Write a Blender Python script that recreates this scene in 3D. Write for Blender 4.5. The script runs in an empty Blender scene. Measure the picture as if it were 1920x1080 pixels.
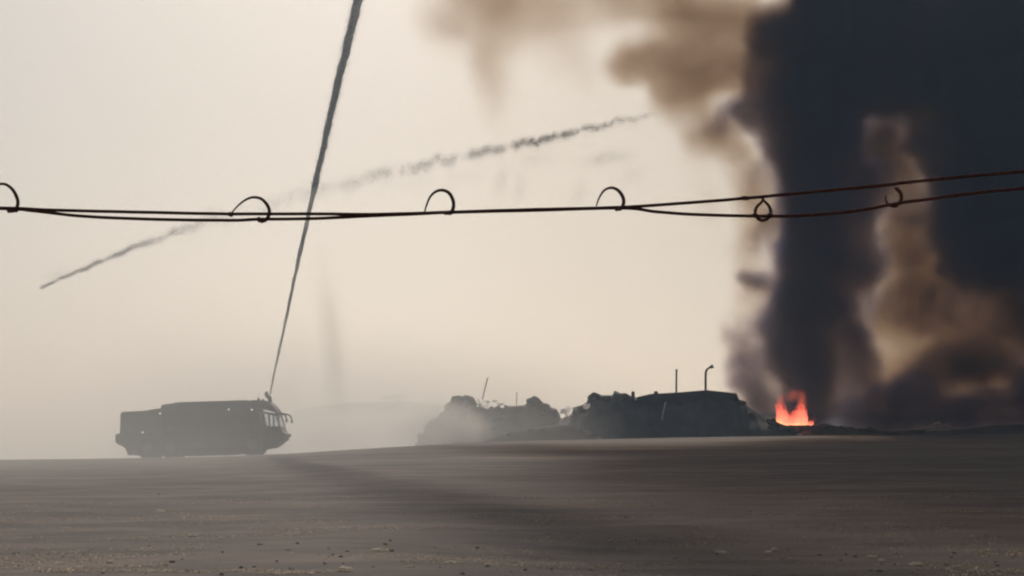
import bpy, bmesh, math, random
import numpy as np
from mathutils import Vector, Matrix, noise as mnoise

S = bpy.context.scene
COL = S.collection
random.seed(7)
R = math.radians

# ------------------------------------------------------------------ camera
FPX = 3583.0                     # focal length in pixels of a 1920 wide frame
EYE = 1.6
PITCH = math.atan(330.0 / FPX)   # eye level lies at row 870 of 1080
cam = bpy.data.cameras.new('camera')
cam.sensor_width = 36.0
cam.lens = 36.0 * FPX / 1920.0
cam.clip_start = 0.05
cam.clip_end = 9000.0
cam_o = bpy.data.objects.new('camera', cam)
COL.objects.link(cam_o)
cam_o.location = (0, 0, EYE)
cam_o.rotation_euler = (R(90) + PITCH, 0, 0)
S.camera = cam_o

# ------------------------------------------------------------------ sky, sun, exposure
SUN_EL, SUN_AZ = R(31.5), R(-3)     # azimuth clockwise from +Y (the way the camera looks)
w = bpy.data.worlds.new('World')
S.world = w
w.use_nodes = True
wn, wl = w.node_tree.nodes, w.node_tree.links
wn.clear()
sky = wn.new('ShaderNodeTexSky')
sky.sky_type = 'NISHITA'
sky.sun_disc = False
sky.sun_elevation = SUN_EL
sky.sun_rotation = SUN_AZ
sky.air_density = 1.0
sky.dust_density = 2.0
sky.ozone_density = 1.0
hsv = wn.new('ShaderNodeHueSaturation')
hsv.inputs['Saturation'].default_value = 0.30
tint = wn.new('ShaderNodeMix')                  # dust in the air: one even warm tint over the whole sky
tint.data_type = 'RGBA'
tint.blend_type = 'MULTIPLY'
tint.inputs[0].default_value = 1.0
tint.inputs[7].default_value = (1.0, 0.96, 0.915, 1)
bg = wn.new('ShaderNodeBackground')
bg.inputs['Strength'].default_value = 0.043
wo = wn.new('ShaderNodeOutputWorld')
wl.new(sky.outputs[0], hsv.inputs['Color'])
wl.new(hsv.outputs[0], tint.inputs[6])
wl.new(tint.outputs[2], bg.inputs['Color'])
wl.new(bg.outputs[0], wo.inputs['Surface'])

sd = bpy.data.lights.new('sun', 'SUN')
sd.energy = 3.0
sd.angle = R(2.4)
sd.color = (1.0, 0.95, 0.89)
sun = bpy.data.objects.new('sun', sd)
COL.objects.link(sun)
tosun = Vector((math.sin(SUN_AZ) * math.cos(SUN_EL), math.cos(SUN_AZ) * math.cos(SUN_EL), math.sin(SUN_EL)))
sun.rotation_euler = tosun.to_track_quat('Z', 'Y').to_euler()

S.view_settings.view_transform = 'Standard'
S.view_settings.look = 'None'
S.view_settings.gamma = 1.0
S.view_settings.exposure = 0.0
S.view_settings.use_curve_mapping = False
S.render.engine = 'CYCLES'
S.cycles.use_denoising = True
S.cycles.volume_step_rate = 3.0
S.cycles.pixel_filter_type = 'BLACKMAN_HARRIS'
S.cycles.filter_width = 2.2                     # soft video frame
S.cycles.volume_max_steps = 160
S.cycles.volume_bounces = 0
S.cycles.max_bounces = 4
S.cycles.diffuse_bounces = 2
S.cycles.use_adaptive_sampling = True
S.cycles.adaptive_threshold = 0.02
S.cycles.transparent_max_bounces = 24


# ------------------------------------------------------------------ placing helpers
def P(u, v, y):
    """world point at depth y seen at pixel (u, v) of the 1920x1080 frame"""
    c, s = math.cos(PITCH), math.sin(PITCH)
    a, b = (u - 960) / FPX, (540 - v) / FPX
    dx, dy, dz = a, c - b * s, s + b * c
    k = y / dy
    return Vector((dx * k, y, EYE + dz * k))


def smooth(t):
    t = np.clip(t, 0, 1)
    return t * t * (3 - 2 * t)


CU = np.array([-600, 0, 225, 400, 550, 700, 850, 960, 1100, 1300, 1550, 1920, 2600], float)
CV = np.array([866, 862, 859, 855.5, 849.5, 839.5, 830.5, 826, 822.5, 818.5, 815, 813, 812], float)
CY = np.array([113, 113, 113, 114, 116, 126, 140, 150, 158, 162, 164, 164, 164], float)
CX = (CU - 960) / FPX                                    # x / y of each crest point
CZ = np.array([P(960, v, y).z for v, y in zip(CV, CY)])


def ground_z(x, y):
    x, y = np.asarray(x, float), np.asarray(y, float)
    s = np.clip(x / np.maximum(y, 12.0), -0.43, 0.45)
    h, yc = np.interp(s, CX, CZ), np.interp(s, CX, CY)
    t = y / yc
    up = np.clip((t - 0.12) / 0.88, 0, 1)
    k = np.clip((t - 0.93) / 0.14, 0, 1)                 # round the crest over
    up = np.where(t > 0.93, (0.93 - 0.12) / 0.88 + (k - k * k / 2) * 0.14 / 0.88 + 0.0035, up)
    z = h * np.minimum(up, 1.0)
    z = z - np.clip((y - yc * 1.05) * 0.012, 0, 2.2)
    return z


def gz(x, y):
    return float(ground_z(x, y))


# ------------------------------------------------------------------ materials
def mat(name, col, rough=0.8, var=0.25, scale=3.0, metal=0.0, bump=0.0, bscale=None, col2=None, spec=0.3):
    m = bpy.data.materials.new(name)
    m.use_nodes = True
    n, l = m.node_tree.nodes, m.node_tree.links
    b = n['Principled BSDF']
    b.inputs['Roughness'].default_value = rough
    b.inputs['Metallic'].default_value = metal
    b.inputs['Specular IOR Level'].default_value = spec
    g = n.new('ShaderNodeNewGeometry')
    t = n.new('ShaderNodeTexNoise')
    t.inputs['Scale'].default_value = scale
    t.inputs['Detail'].default_value = 6
    l.new(g.outputs['Position'], t.inputs['Vector'])
    r = n.new('ShaderNodeValToRGB')
    c2 = col2 or tuple(c * (1 - var) for c in col)
    c1 = tuple(c * (1 + var) for c in col) if col2 is None else col
    r.color_ramp.elements[0].position, r.color_ramp.elements[1].position = 0.3, 0.7
    r.color_ramp.elements[0].color = (*c2, 1)
    r.color_ramp.elements[1].color = (*c1, 1)
    l.new(t.outputs['Fac'], r.inputs['Fac'])
    l.new(r.outputs['Color'], b.inputs['Base Color'])
    if bump:
        t2 = n.new('ShaderNodeTexNoise')
        t2.inputs['Scale'].default_value = bscale or scale * 4
        t2.inputs['Detail'].default_value = 8
        l.new(g.outputs['Position'], t2.inputs['Vector'])
        bp = n.new('ShaderNodeBump')
        bp.inputs['Strength'].default_value = bump
        bp.inputs['Distance'].default_value = 0.1
        l.new(t2.outputs['Fac'], bp.inputs['Height'])
        l.new(bp.outputs['Normal'], b.inputs['Normal'])
    return m


M = {}
M['paint'] = mat('dark_paint', (0.060, 0.046, 0.046), 0.45, 0.2, 1.2)
M['paint2'] = mat('locker_paint', (0.075, 0.066, 0.066), 0.5, 0.2, 1.2)
M['roof'] = mat('roof_paint', (0.06, 0.05, 0.045), 0.6, 0.2, 2)
M['black'] = mat('black_trim', (0.02, 0.02, 0.022), 0.6, 0.2, 5)
M['rubber'] = mat('rubber', (0.022, 0.022, 0.024), 0.9, 0.2, 6)
M['steel'] = mat('dusty_steel', (0.12, 0.12, 0.12), 0.5, 0.2, 6, metal=0.4)
M['wire'] = mat('rusty_wire', (0.11, 0.046, 0.040), 0.75, 0.45, 260, spec=0.15)
M['wire_pale'] = mat('worn_wire', (0.15, 0.09, 0.075), 0.7, 0.4, 260, spec=0.15)
M['earth'] = mat('burnt_earth', (0.075, 0.074, 0.078), 0.95, 0.4, 0.5, bump=0.7, bscale=1.3)
M['earth_pale'] = mat('dusty_earth', (0.085, 0.072, 0.066), 0.95, 0.35, 0.5, bump=0.7, bscale=1.3)
M['rock'] = mat('broken_concrete', (0.055, 0.050, 0.049), 0.9, 0.4, 1.5, bump=0.5)
M['slab'] = mat('sooty_slab', (0.060, 0.055, 0.052), 0.9, 0.3, 0.8, bump=0.3)


def film_mat(name, col):
    """thin plastic film: lets sunlight through"""
    m = mat(name, col, 0.6, 0.12, 2)
    n, l = m.node_tree.nodes, m.node_tree.links
    tl = n.new('ShaderNodeBsdfTranslucent')
    tl.inputs[0].default_value = (*col, 1)
    mx = n.new('ShaderNodeMixShader')
    mx.inputs[0].default_value = 0.8
    l.new(n['Principled BSDF'].outputs[0], mx.inputs[1])
    l.new(tl.outputs[0], mx.inputs[2])
    l.new(mx.outputs[0], n['Material Output'].inputs['Surface'])
    return m


M['litter'] = film_mat('pale_litter', (0.86, 0.80, 0.70))
M['dry'] = film_mat('dry_grass', (0.52, 0.43, 0.33))
M['pale'] = film_mat('pale_film', (0.93, 0.92, 0.90))
M['pale_dull'] = film_mat('dull_pale_film', (0.50, 0.49, 0.50))
M['pole'] = mat('grey_pole', (0.06, 0.055, 0.05), 0.7, 0.2, 4)
M['stone'] = mat('field_stone', (0.24, 0.195, 0.16), 0.95, 0.4, 9)
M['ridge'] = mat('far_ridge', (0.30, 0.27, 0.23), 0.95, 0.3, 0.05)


def glass_mat():
    m = bpy.data.materials.new('cab_glass')
    m.use_nodes = True
    n, l = m.node_tree.nodes, m.node_tree.links
    n.clear()
    o = n.new('ShaderNodeOutputMaterial')
    tr = n.new('ShaderNodeBsdfTransparent')
    tr.inputs[0].default_value = (0.93, 0.94, 0.96, 1)
    gl = n.new('ShaderNodeBsdfGlossy')
    gl.inputs['Roughness'].default_value = 0.08
    mx = n.new('ShaderNodeMixShader')
    mx.inputs[0].default_value = 0.06
    l.new(tr.outputs[0], mx.inputs[1])
    l.new(gl.outputs[0], mx.inputs[2])
    l.new(mx.outputs[0], o.inputs['Surface'])
    return m


M['glass'] = glass_mat()


def lamp_mat():
    m = bpy.data.materials.new('work_lamp')
    m.use_nodes = True
    b = m.node_tree.nodes['Principled BSDF']
    b.inputs['Base Color'].default_value = (0.8, 0.8, 0.78, 1)
    b.inputs['Emission Color'].default_value = (1, 0.97, 0.93, 1)
    b.inputs['Emission Strength'].default_value = 0.9
    return m


M['lamp'] = lamp_mat()


def water_mat(name, col, alpha):
    m = bpy.data.materials.new(name)
    m.use_nodes = True
    n, l = m.node_tree.nodes, m.node_tree.links
    b = n['Principled BSDF']
    b.inputs['Base Color'].default_value = (*col, 1)
    b.inputs['Roughness'].default_value = 0.35
    g = n.new('ShaderNodeNewGeometry')
    t = n.new('ShaderNodeTexNoise')
    t.inputs['Scale'].default_value = 0.9
    t.inputs['Detail'].default_value = 5
    l.new(g.outputs['Position'], t.inputs['Vector'])
    mr = n.new('ShaderNodeMapRange')
    mr.inputs['From Min'].default_value, mr.inputs['From Max'].default_value = 0.3, 0.7
    mr.inputs['To Min'].default_value, mr.inputs['To Max'].default_value = alpha - 0.12, alpha + 0.12
    l.new(t.outputs['Fac'], mr.inputs['Value'])
    l.new(mr.outputs[0], b.inputs['Alpha'])
    return m


M['jet'] = water_mat('water_stream', (0.36, 0.31, 0.27), 0.68)
M['spray'] = mat('water_drops', (0.66, 0.63, 0.59), 0.4, 0.1, 1)


def ground_mat():
    m = bpy.data.materials.new('dry_field')
    m.use_nodes = True
    n, l = m.node_tree.nodes, m.node_tree.links
    b = n['Principled BSDF']
    b.inputs['Roughness'].default_value = 0.95
    b.inputs['Specular IOR Level'].default_value = 0.15
    g = n.new('ShaderNodeNewGeometry')

    def nz(sc, detail, vs=(1, 1, 1)):
        mp = n.new('ShaderNodeMapping')
        mp.inputs['Scale'].default_value = vs
        l.new(g.outputs['Position'], mp.inputs['Vector'])
        t = n.new('ShaderNodeTexNoise')
        t.inputs['Scale'].default_value = sc
        t.inputs['Detail'].default_value = detail
        t.inputs['Roughness'].default_value = 0.6
        l.new(mp.outputs[0], t.inputs['Vector'])
        return t.outputs['Fac']

    def ramp(f, p0, c0, p1, c1):
        r = n.new('ShaderNodeValToRGB')
        r.color_ramp.elements[0].position, r.color_ramp.elements[1].position = p0, p1
        r.color_ramp.elements[0].color, r.color_ramp.elements[1].color = (*c0, 1), (*c1, 1)
        l.new(f, r.inputs['Fac'])
        return r.outputs['Color']

    def mix(a, c, fac, mode='MIX'):
        x = n.new('ShaderNodeMix')
        x.data_type = 'RGBA'
        x.blend_type = mode
        if isinstance(fac, float):
            x.inputs[0].default_value = fac
        else:
            l.new(fac, x.inputs[0])
        l.new(a, x.inputs[6])
        if isinstance(c, tuple):
            x.inputs[7].default_value = (*c, 1)
        else:
            l.new(c, x.inputs[7])
        return x.outputs[2]

    soil = ramp(nz(0.35, 5, (0.35, 1, 1)), 0.35, (0.098, 0.079, 0.070), 0.68, (0.19, 0.152, 0.132))
    band = ramp(nz(0.07, 3, (0.25, 1, 1)), 0.36, (0.68, 0.68, 0.70), 0.66, (1.12, 1.10, 1.08))
    soil = mix(soil, band, 1.0, 'MULTIPLY')
    fine = ramp(nz(0.9, 6, (0.45, 1, 1)), 0.34, (0.55, 0.53, 0.52), 0.68, (1.35, 1.34, 1.31))
    soil = mix(soil, fine, 0.85, 'MULTIPLY')
    # straw lying in patches
    straw = ramp(nz(1.5, 8, (0.22, 1, 1)), 0.60, (0, 0, 0), 0.74, (1, 1, 1))
    patch = ramp(nz(0.13, 2), 0.47, (0, 0, 0), 0.62, (1, 1, 1))
    sp = n.new('ShaderNodeMath')
    sp.operation = 'MULTIPLY'
    l.new(straw, sp.inputs[0])
    l.new(patch, sp.inputs[1])
    soil = mix(soil, (0.27, 0.22, 0.165), sp.outputs[0])
    l.new(soil, b.inputs['Base Color'])
    bp = n.new('ShaderNodeBump')
    bp.inputs['Strength'].default_value = 0.5
    bp.inputs['Distance'].default_value = 0.05
    l.new(nz(3.0, 8), bp.inputs['Height'])
    l.new(bp.outputs['Normal'], b.inputs['Normal'])
    return m


M['ground'] = ground_mat()


# ------------------------------------------------------------------ object helpers
def tag(o, label=None, cat=None, group=None, kind=None):
    for k, v in (('label', label), ('category', cat), ('group', group), ('kind', kind)):
        if v:
            o[k] = v
    return o


def link(name, me, m, parent=None, sm=False):
    o = bpy.data.objects.new(name, me)
    COL.objects.link(o)
    if m is not None and len(me.materials) == 0:
        me.materials.append(m)
    if parent is not None:
        o.parent = parent
    if sm:
        for p in me.polygons:
            p.use_smooth = True
    return o


def pymesh(name, v, f):
    me = bpy.data.meshes.new(name)
    me.from_pydata([tuple(p) for p in v], [], f)
    me.update()
    return me


def bmobj(name, bm, m, parent=None, sm=False):
    bmesh.ops.recalc_face_normals(bm, faces=bm.faces)
    me = bpy.data.meshes.new(name)
    bm.to_mesh(me)
    bm.free()
    return link(name, me, m, parent, sm)


def empty(name, loc=(0, 0, 0), rot=(0, 0, 0)):
    o = bpy.data.objects.new(name, None)
    COL.objects.link(o)
    o.location = loc
    o.rotation_euler = rot
    o.empty_display_size = 0.2
    return o


def box(bm, x0, x1, y0, y1, z0, z1, bev=0.0):
    r = bmesh.ops.create_cube(bm, size=1)
    bmesh.ops.scale(bm, vec=(x1 - x0, y1 - y0, z1 - z0), verts=r['verts'])
    bmesh.ops.translate(bm, vec=((x0 + x1) / 2, (y0 + y1) / 2, (z0 + z1) / 2), verts=r['verts'])
    if bev:
        es = list({e for vv in r['verts'] for e in vv.link_edges})
        bmesh.ops.bevel(bm, geom=es, offset=bev, segments=2, affect='EDGES')


def prism(bm, pts, y0, y1, bev=0.0):
    """profile in x,z extruded from y0 to y1"""
    a = [bm.verts.new((x, y0, z)) for x, z in pts]
    b = [bm.verts.new((x, y1, z)) for x, z in pts]
    fs = [bm.faces.new(a), bm.faces.new(b[::-1])]
    for i in range(len(pts)):
        j = (i + 1) % len(pts)
        fs.append(bm.faces.new((a[i], b[i], b[j], a[j])))
    if bev:
        bmesh.ops.bevel(bm, geom=list({e for f in fs[:2] for e in f.edges}), offset=bev, segments=2, affect='EDGES')


def cyl(bm, p0, p1, r0, r1=None, seg=14):
    p0, p1 = Vector(p0), Vector(p1)
    d = p1 - p0
    mtx = Matrix.Translation((p0 + p1) / 2) @ d.to_track_quat('Z', 'Y').to_matrix().to_4x4()
    bmesh.ops.create_cone(bm, cap_ends=True, segments=seg, radius1=r0, radius2=r0 if r1 is None else r1, depth=d.length, matrix=mtx)


def tube_mesh(name, pts, rad, seg=8, rough=0.0):
    """swept tube; rad is a number or one radius for each point"""
    pts = [Vector(p) for p in pts]
    rs = [rad] * len(pts) if isinstance(rad, (int, float)) else list(rad)
    vs, fs = [], []
    up = Vector((0.13, 0.91, 0.4)).normalized()
    for i, p in enumerate(pts):
        t = (pts[min(i + 1, len(pts) - 1)] - pts[max(i - 1, 0)]).normalized()
        a = t.cross(up).normalized()
        b = t.cross(a).normalized()
        for k in range(seg):
            th = 2 * math.pi * k / seg
            rr = rs[i] * (1 + (rough * (mnoise.noise(p * 1.3 + Vector((k * 3.1, 0, 0)))) if rough else 0))
            vs.append(p + (a * math.cos(th) + b * math.sin(th)) * rr)
    for i in range(len(pts) - 1):
        for k in range(seg):
            j = (k + 1) % seg
            fs.append((i * seg + k, i * seg + j, (i + 1) * seg + j, (i + 1) * seg + k))
    fs.append(tuple(range(seg))[::-1])
    fs.append(tuple((len(pts) - 1) * seg + k for k in range(seg)))
    return pymesh(name, vs, fs)


def spline(pts, n):
    """Catmull-Rom through points, n samples per span"""
    pts = [Vector(p) for p in pts]
    q = [pts[0] * 2 - pts[1]] + pts + [pts[-1] * 2 - pts[-2]]
    out = []
    for i in range(1, len(q) - 2):
        for k in range(n):
            t = k / n
            a, b, c, d = q[i - 1], q[i], q[i + 1], q[i + 2]
            out.append(0.5 * (2 * b + (c - a) * t + (2 * a - 5 * b + 4 * c - d) * t * t + (3 * b - a - 3 * c + d) * t ** 3))
    out.append(pts[-1])
    return out


# ------------------------------------------------------------------ ground
def build_ground():
    s_in = np.linspace(-0.34, 0.34, 137)
    s_out = np.array([0.40, 0.48, 0.6, 0.8, 1.1, 1.6, 2.4, 4.0])
    ss = np.concatenate([-s_out[::-1], s_in, s_out])
    ys = np.concatenate([np.linspace(-40, 10, 8), np.geomspace(12, 80, 90), np.linspace(81, 190, 110), np.geomspace(195, 6000, 30)])
    V, F = [], []
    for y in ys:
        for s in ss:
            x = s * max(y, 12.0)
            z = gz(x, y)
            if y < 150:
                z += (mnoise.noise((x * 0.35, y * 0.22, 0.3)) * 0.055 + mnoise.noise((x * 1.3, y * 0.8, 4.3)) * 0.022) * min(1, max(0.15, (112 - y) / 60))
            V.append((x, y, z))
    n = len(ss)
    for i in range(len(ys) - 1):
        for j in range(n - 1):
            F.append((i * n + j, i * n + j + 1, (i + 1) * n + j + 1, (i + 1) * n + j))
    return tag(link('ground', pymesh('ground', V, F), M['ground'], sm=True), kind='structure', label='dry brown field rising to a low crest')


build_ground()


# ------------------------------------------------------------------ mounds
def mound(name, prof, y0, depth, m, parent=None, rough=0.12, step=4.0, seed=0, foot=0.5):
    """ridge whose skyline follows the profile (pixel columns and rows at depth y0); falls away to the front and the back"""
    us = np.arange(prof[0][0], prof[-1][0] + 0.01, step)
    vs = np.interp(us, [p[0] for p in prof], [p[1] for p in prof])
    top = [P(u, v, y0) for u, v in zip(us, vs)]
    nj = 17
    Hs = np.array([max(0.02, p.z - gz(p.x, y0)) for p in top])

    def soft(w_):
        k_ = np.exp(-np.linspace(-2, 2, 2 * w_ + 1) ** 2)
        return np.convolve(np.pad(Hs, w_, mode='edge'), k_ / k_.sum(), mode='valid')
    HS = [Hs, soft(2), soft(4), soft(6), soft(8)]
    V, F = [], []
    for i, p in enumerate(top):
        g = gz(p.x, y0)
        H0 = max(0.02, p.z - g)
        for j in range(nj):
            q = j / (nj - 1) * 2 - 1
            y = y0 + q * depth * (0.35 + 0.65 * min(1, H0 / 2.5))
            sh = max(0.0, 1 - abs(q)) ** 0.75
            H = float(HS[min(4, int(abs(q) * 8 + 0.5))][i])
            zz = gz(p.x, y) - foot * (1 - sh) + H * sh
            if abs(q) > 0.01:
                zz += (rough * mnoise.noise((p.x * 0.9 + seed, y * 0.9, 1.7)) + 0.5 * rough * mnoise.noise((p.x * 2.3 + seed, y * 2.1, 4.7))) * H * (1 if sh > 0 else 0)
            x = p.x + (rough * 1.2 * mnoise.noise((p.x * 0.7, y * 0.8, seed + 9.1)) if abs(q) > 0.01 else 0)
            V.append((x, y, zz))
    for i in range(len(top) - 1):
        for j in range(nj - 1):
            F.append((i * nj + j, (i + 1) * nj + j, (i + 1) * nj + j + 1, i * nj + j + 1))
    return link(name, pymesh(name, V, F), m, parent, sm=True)


def rock_mesh(name, seed, sub=2):
    bm = bmesh.new()
    bmesh.ops.create_icosphere(bm, subdivisions=sub, radius=1)
    for v in bm.verts:
        c = v.co.copy()
        k = 1 + 0.55 * mnoise.noise(c * 1.1 + Vector((seed * 7.3, 0, 0))) + 0.2 * mnoise.noise(c * 3 + Vector((seed, 5, 0)))
        v.co = Vector((c.x, c.y, c.z)) * k
        v.co.z = max(-0.55, v.co.z)
    me = bpy.data.meshes.new(name)
    bm.to_mesh(me)
    bm.free()
    return me


ROCKS = [rock_mesh('rock', i) for i in range(6)]
for r_ in ROCKS:
    r_.materials.append(M['rock'])


def rocks_on(parent, prof, y0, n, smin, smax, seed, drop=0.9):
    rnd = random.Random(seed)
    pu, pv = [p[0] for p in prof], [p[1] for p in prof]
    for i in range(n):
        u = rnd.uniform(pu[0] + 4, pu[-1] - 4)
        top = P(u, float(np.interp(u, pu, pv)), y0)
        q = rnd.uniform(0, drop) ** 1.3
        y = y0 - q * 4.0
        g = gz(top.x, y)
        H = top.z - gz(top.x, y0)
        s = rnd.uniform(smin, smax)
        z = g + H * max(0, 1 - q) ** 0.75 + 0.1 * s
        o = bpy.data.objects.new('rock', ROCKS[rnd.randrange(6)])
        COL.objects.link(o)
        o.parent = parent
        o.location = (top.x, y, z - s * (0.55 if q < 0.1 else 0.1))
        o.scale = (s * rnd.uniform(0.8, 1.5), s, s * rnd.uniform(0.5, 0.9))
        o.rotation_euler = (0, 0, rnd.uniform(0, 6.28))


# far hazy ridge behind the truck
def far_ridge():
    prof = [(-300, 880), (100, 876), (330, 870), (430, 840), (500, 795), (558, 769), (601, 762), (650, 757), (706, 754), (759, 754), (812, 758), (860, 762), (1000, 770), (1200, 775), (1600, 775), (2100, 780)]
    us = np.arange(-300, 2100, 12.0)
    V, F = [], []
    y0 = 520
    for u in us:
        v = np.interp(u, [p[0] for p in prof], [p[1] for p in prof])
        p = P(u, v, y0)
        z = p.z + 0.5 * mnoise.noise((p.x * 0.12, 0, 0))
        V += [(p.x, y0 - 60, gz(p.x, y0 - 60) - 1), (p.x, y0, z), (p.x, y0 + 90, gz(p.x, y0 + 90) - 1)]
    for i in range(len(us) - 1):
        for j in range(2):
            F.append((i * 3 + j, i * 3 + 3 + j, i * 3 + 4 + j, i * 3 + 1 + j))
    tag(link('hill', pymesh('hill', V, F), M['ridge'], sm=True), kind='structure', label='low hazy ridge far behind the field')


far_ridge()

LEFT = [(780, 848), (800, 822), (815, 800), (832, 776), (845, 758), (853, 749), (861, 745), (874, 740), (888, 745), (897, 761), (924, 762), (942, 758), (956, 762), (970, 761), (985, 759), (993, 748), (1000, 742), (1009, 745),
        (1020, 757), (1034, 764), (1044, 767), (1052, 782), (1070, 790), (1085, 812)]
MAIN = [(1040, 812), (1050, 786), (1066, 776), (1073, 764), (1090, 760), (1100, 754), (1103, 742), (1112, 736), (1129, 741), (1149, 741), (1152, 732), (1161, 736), (1177, 745), (1191, 745), (1221, 740),
        (1267, 739), (1324, 736), (1378, 741), (1384, 750), (1402, 760), (1423, 774), (1438, 786), (1455, 795), (1480, 802), (1500, 813)]
FRONT = [(905, 826), (925, 820), (945, 812), (970, 806), (1000, 803), (1030, 799), (1050, 796), (1080, 800), (1110, 812), (1130, 822)]
PILE = [(1440, 812), (1455, 797), (1468, 790), (1490, 791), (1513, 793), (1526, 799), (1545, 796), (1560, 797), (1590, 803), (1625, 803), (1660, 808), (1690, 812)]
RIGHT = [(1640, 812), (1700, 806), (1760, 806), (1820, 803), (1870, 797), (1920, 795), (1990, 798), (2060, 806), (2120, 812)]

h1 = empty('rubble_heap', P(940, 822, 178))
tag(h1, 'hazy grey rubble heap with two humps, nearest the fire truck', 'rubble heap')
h2 = empty('earth_mound', P(1250, 818, 172))
tag(h2, 'large dark earth mound with a flat slab top beside the fire', 'mound')
h3 = empty('earth_bank', P(1010, 822, 164.5))
tag(h3, 'low dusty bank in front of the grey rubble heap', 'bank')
h4 = empty('debris_pile', P(1550, 815, 187))
tag(h4, 'low black pile of burnt debris under the flames', 'debris pile')
h5 = empty('soil_bank', P(1880, 812, 190))
tag(h5, 'low dark bank under the smoke at the right edge', 'bank')


def keep_world(parent):
    inv = Matrix.Translation(parent.location).inverted()
    for c in parent.children:
        c.matrix_parent_inverse = inv


mound('mound', LEFT, 178, 5.0, M['earth_pale'], h1, seed=1)
rocks_on(h1, LEFT, 178, 30, 0.22, 0.6, 3)
rocks_on(h1, LEFT[0:6], 178, 16, 0.4, 0.95, 31, 0.5)
mound('mound', MAIN, 172, 6.0, M['earth'], h2, seed=2)
rocks_on(h2, MAIN[3:14], 172, 26, 0.22, 0.65, 5)
rocks_on(h2, MAIN[13:], 172, 18, 0.15, 0.4, 6)
rocks_on(h2, [(1200, 742), (1267, 735), (1324, 731), (1378, 737)], 171.0, 12, 0.10, 0.28, 41, 0.15)
rocks_on(h2, MAIN[17:], 172, 14, 0.25, 0.6, 43, 0.6)
mound('mound', FRONT, 164.5, 3.0, M['earth_pale'], h3, seed=3)
rocks_on(h3, FRONT, 164.5, 12, 0.12, 0.3, 8, 0.6)
mound('mound', PILE, 187, 3.0, M['earth'], h4, seed=4, rough=0.2)
rocks_on(h4, PILE, 187, 26, 0.15, 0.45, 9, 0.5)
mound('mound', RIGHT, 190, 3.0, M['earth'], h5, seed=5, rough=0.2)
rocks_on(h5, RIGHT, 190, 8, 0.15, 0.35, 10, 0.5)

# broken beams and bent panels sticking out of the heaps
def wreck(parent, prof, y0, n, seed):
    rnd = random.Random(seed)
    pu, pv = [p[0] for p in prof], [p[1] for p in prof]
    for i in range(n):
        u = rnd.uniform(pu[0] + 8, pu[-1] - 8)
        c = P(u, float(np.interp(u, pu, pv)) + rnd.uniform(0, 22), y0 - rnd.uniform(0.2, 1.5))
        bm = bmesh.new()
        if i % 2:
            L = rnd.uniform(0.5, 1.2)
            box(bm, -0.05, 0.05, -0.06, 0.06, -L, L * 0.6, 0.01)
            nm = 'beam'
        else:
            a, b = rnd.uniform(0.3, 0.7), rnd.uniform(0.25, 0.5)
            prism(bm, [(-a, -b), (a * 0.7, -b * 1.1), (a, b * 0.3), (a * 0.2, b), (-a * 0.8, b * 0.5)], -0.03, 0.03)
            nm = 'panel'
        o = bmobj(nm, bm, M['rock'], parent)
        o.location = c
        o.rotation_euler = (rnd.uniform(-0.6, 0.6), rnd.uniform(-1.2, 1.2), rnd.uniform(-0.6, 0.6))


wreck(h1, LEFT[4:-2], 178, 14, 21)
wreck(h2, MAIN[2:14], 172, 10, 22)
wreck(h4, PILE[1:-2], 187, 8, 23)

# slab on the mound: one sloping concrete roof, broken at its left end
bm = bmesh.new()
q = [P(1196, 744, 170.6), P(1221, 738.5, 170.6), P(1267, 736, 170.6), P(1324, 731.5, 170.6), P(1356, 734.5, 170.6), P(1381, 737.5, 170.6)]
lo = [P(1190, 754, 170.6), P(1221, 750, 170.6), P(1267, 747, 170.6), P(1324, 744, 170.6), P(1356, 745, 170.6), P(1386, 750, 170.6)]
for yo, kk in ((0, 0), (4.2, 1)):
    for a in q + lo:
        bm.verts.new((a.x, a.y + yo, a.z + 0.05 * kk))
bm.verts.ensure_lookup_table()
n6 = 6
for i in range(5):
    vv = bm.verts
    bm.faces.new((vv[i], vv[i + 1], vv[n6 + i + 1], vv[n6 + i]))
    bm.faces.new((vv[12 + i], vv[18 + i], vv[19 + i], vv[13 + i]))
    bm.faces.new((vv[i], vv[12 + i], vv[13 + i], vv[i + 1]))
    bm.faces.new((vv[6 + i], vv[7 + i], vv[19 + i], vv[18 + i]))
for i in (0, 5):
    bm.faces.new((vv[i], vv[6 + i], vv[18 + i], vv[12 + i]))
bmobj('roof_slab', bm, M['slab'], h2)
# two stubs standing up from the mound
for (u, v0, v1, wpx) in ((1187, 746, 734, 6), (1230, 741, 733.5, 7)):
    a, b = P(u - wpx / 2, v0 + 4, 171.2), P(u + wpx / 2, v1, 171.2)
    bm = bmesh.new()
    box(bm, a.x, b.x, 171.0, 171.5, a.z - 0.2, b.z, 0.05)
    bmobj('stub', bm, M['rock'], h2)
for h in (h1, h2, h3, h4, h5):
    keep_world(h)


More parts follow.
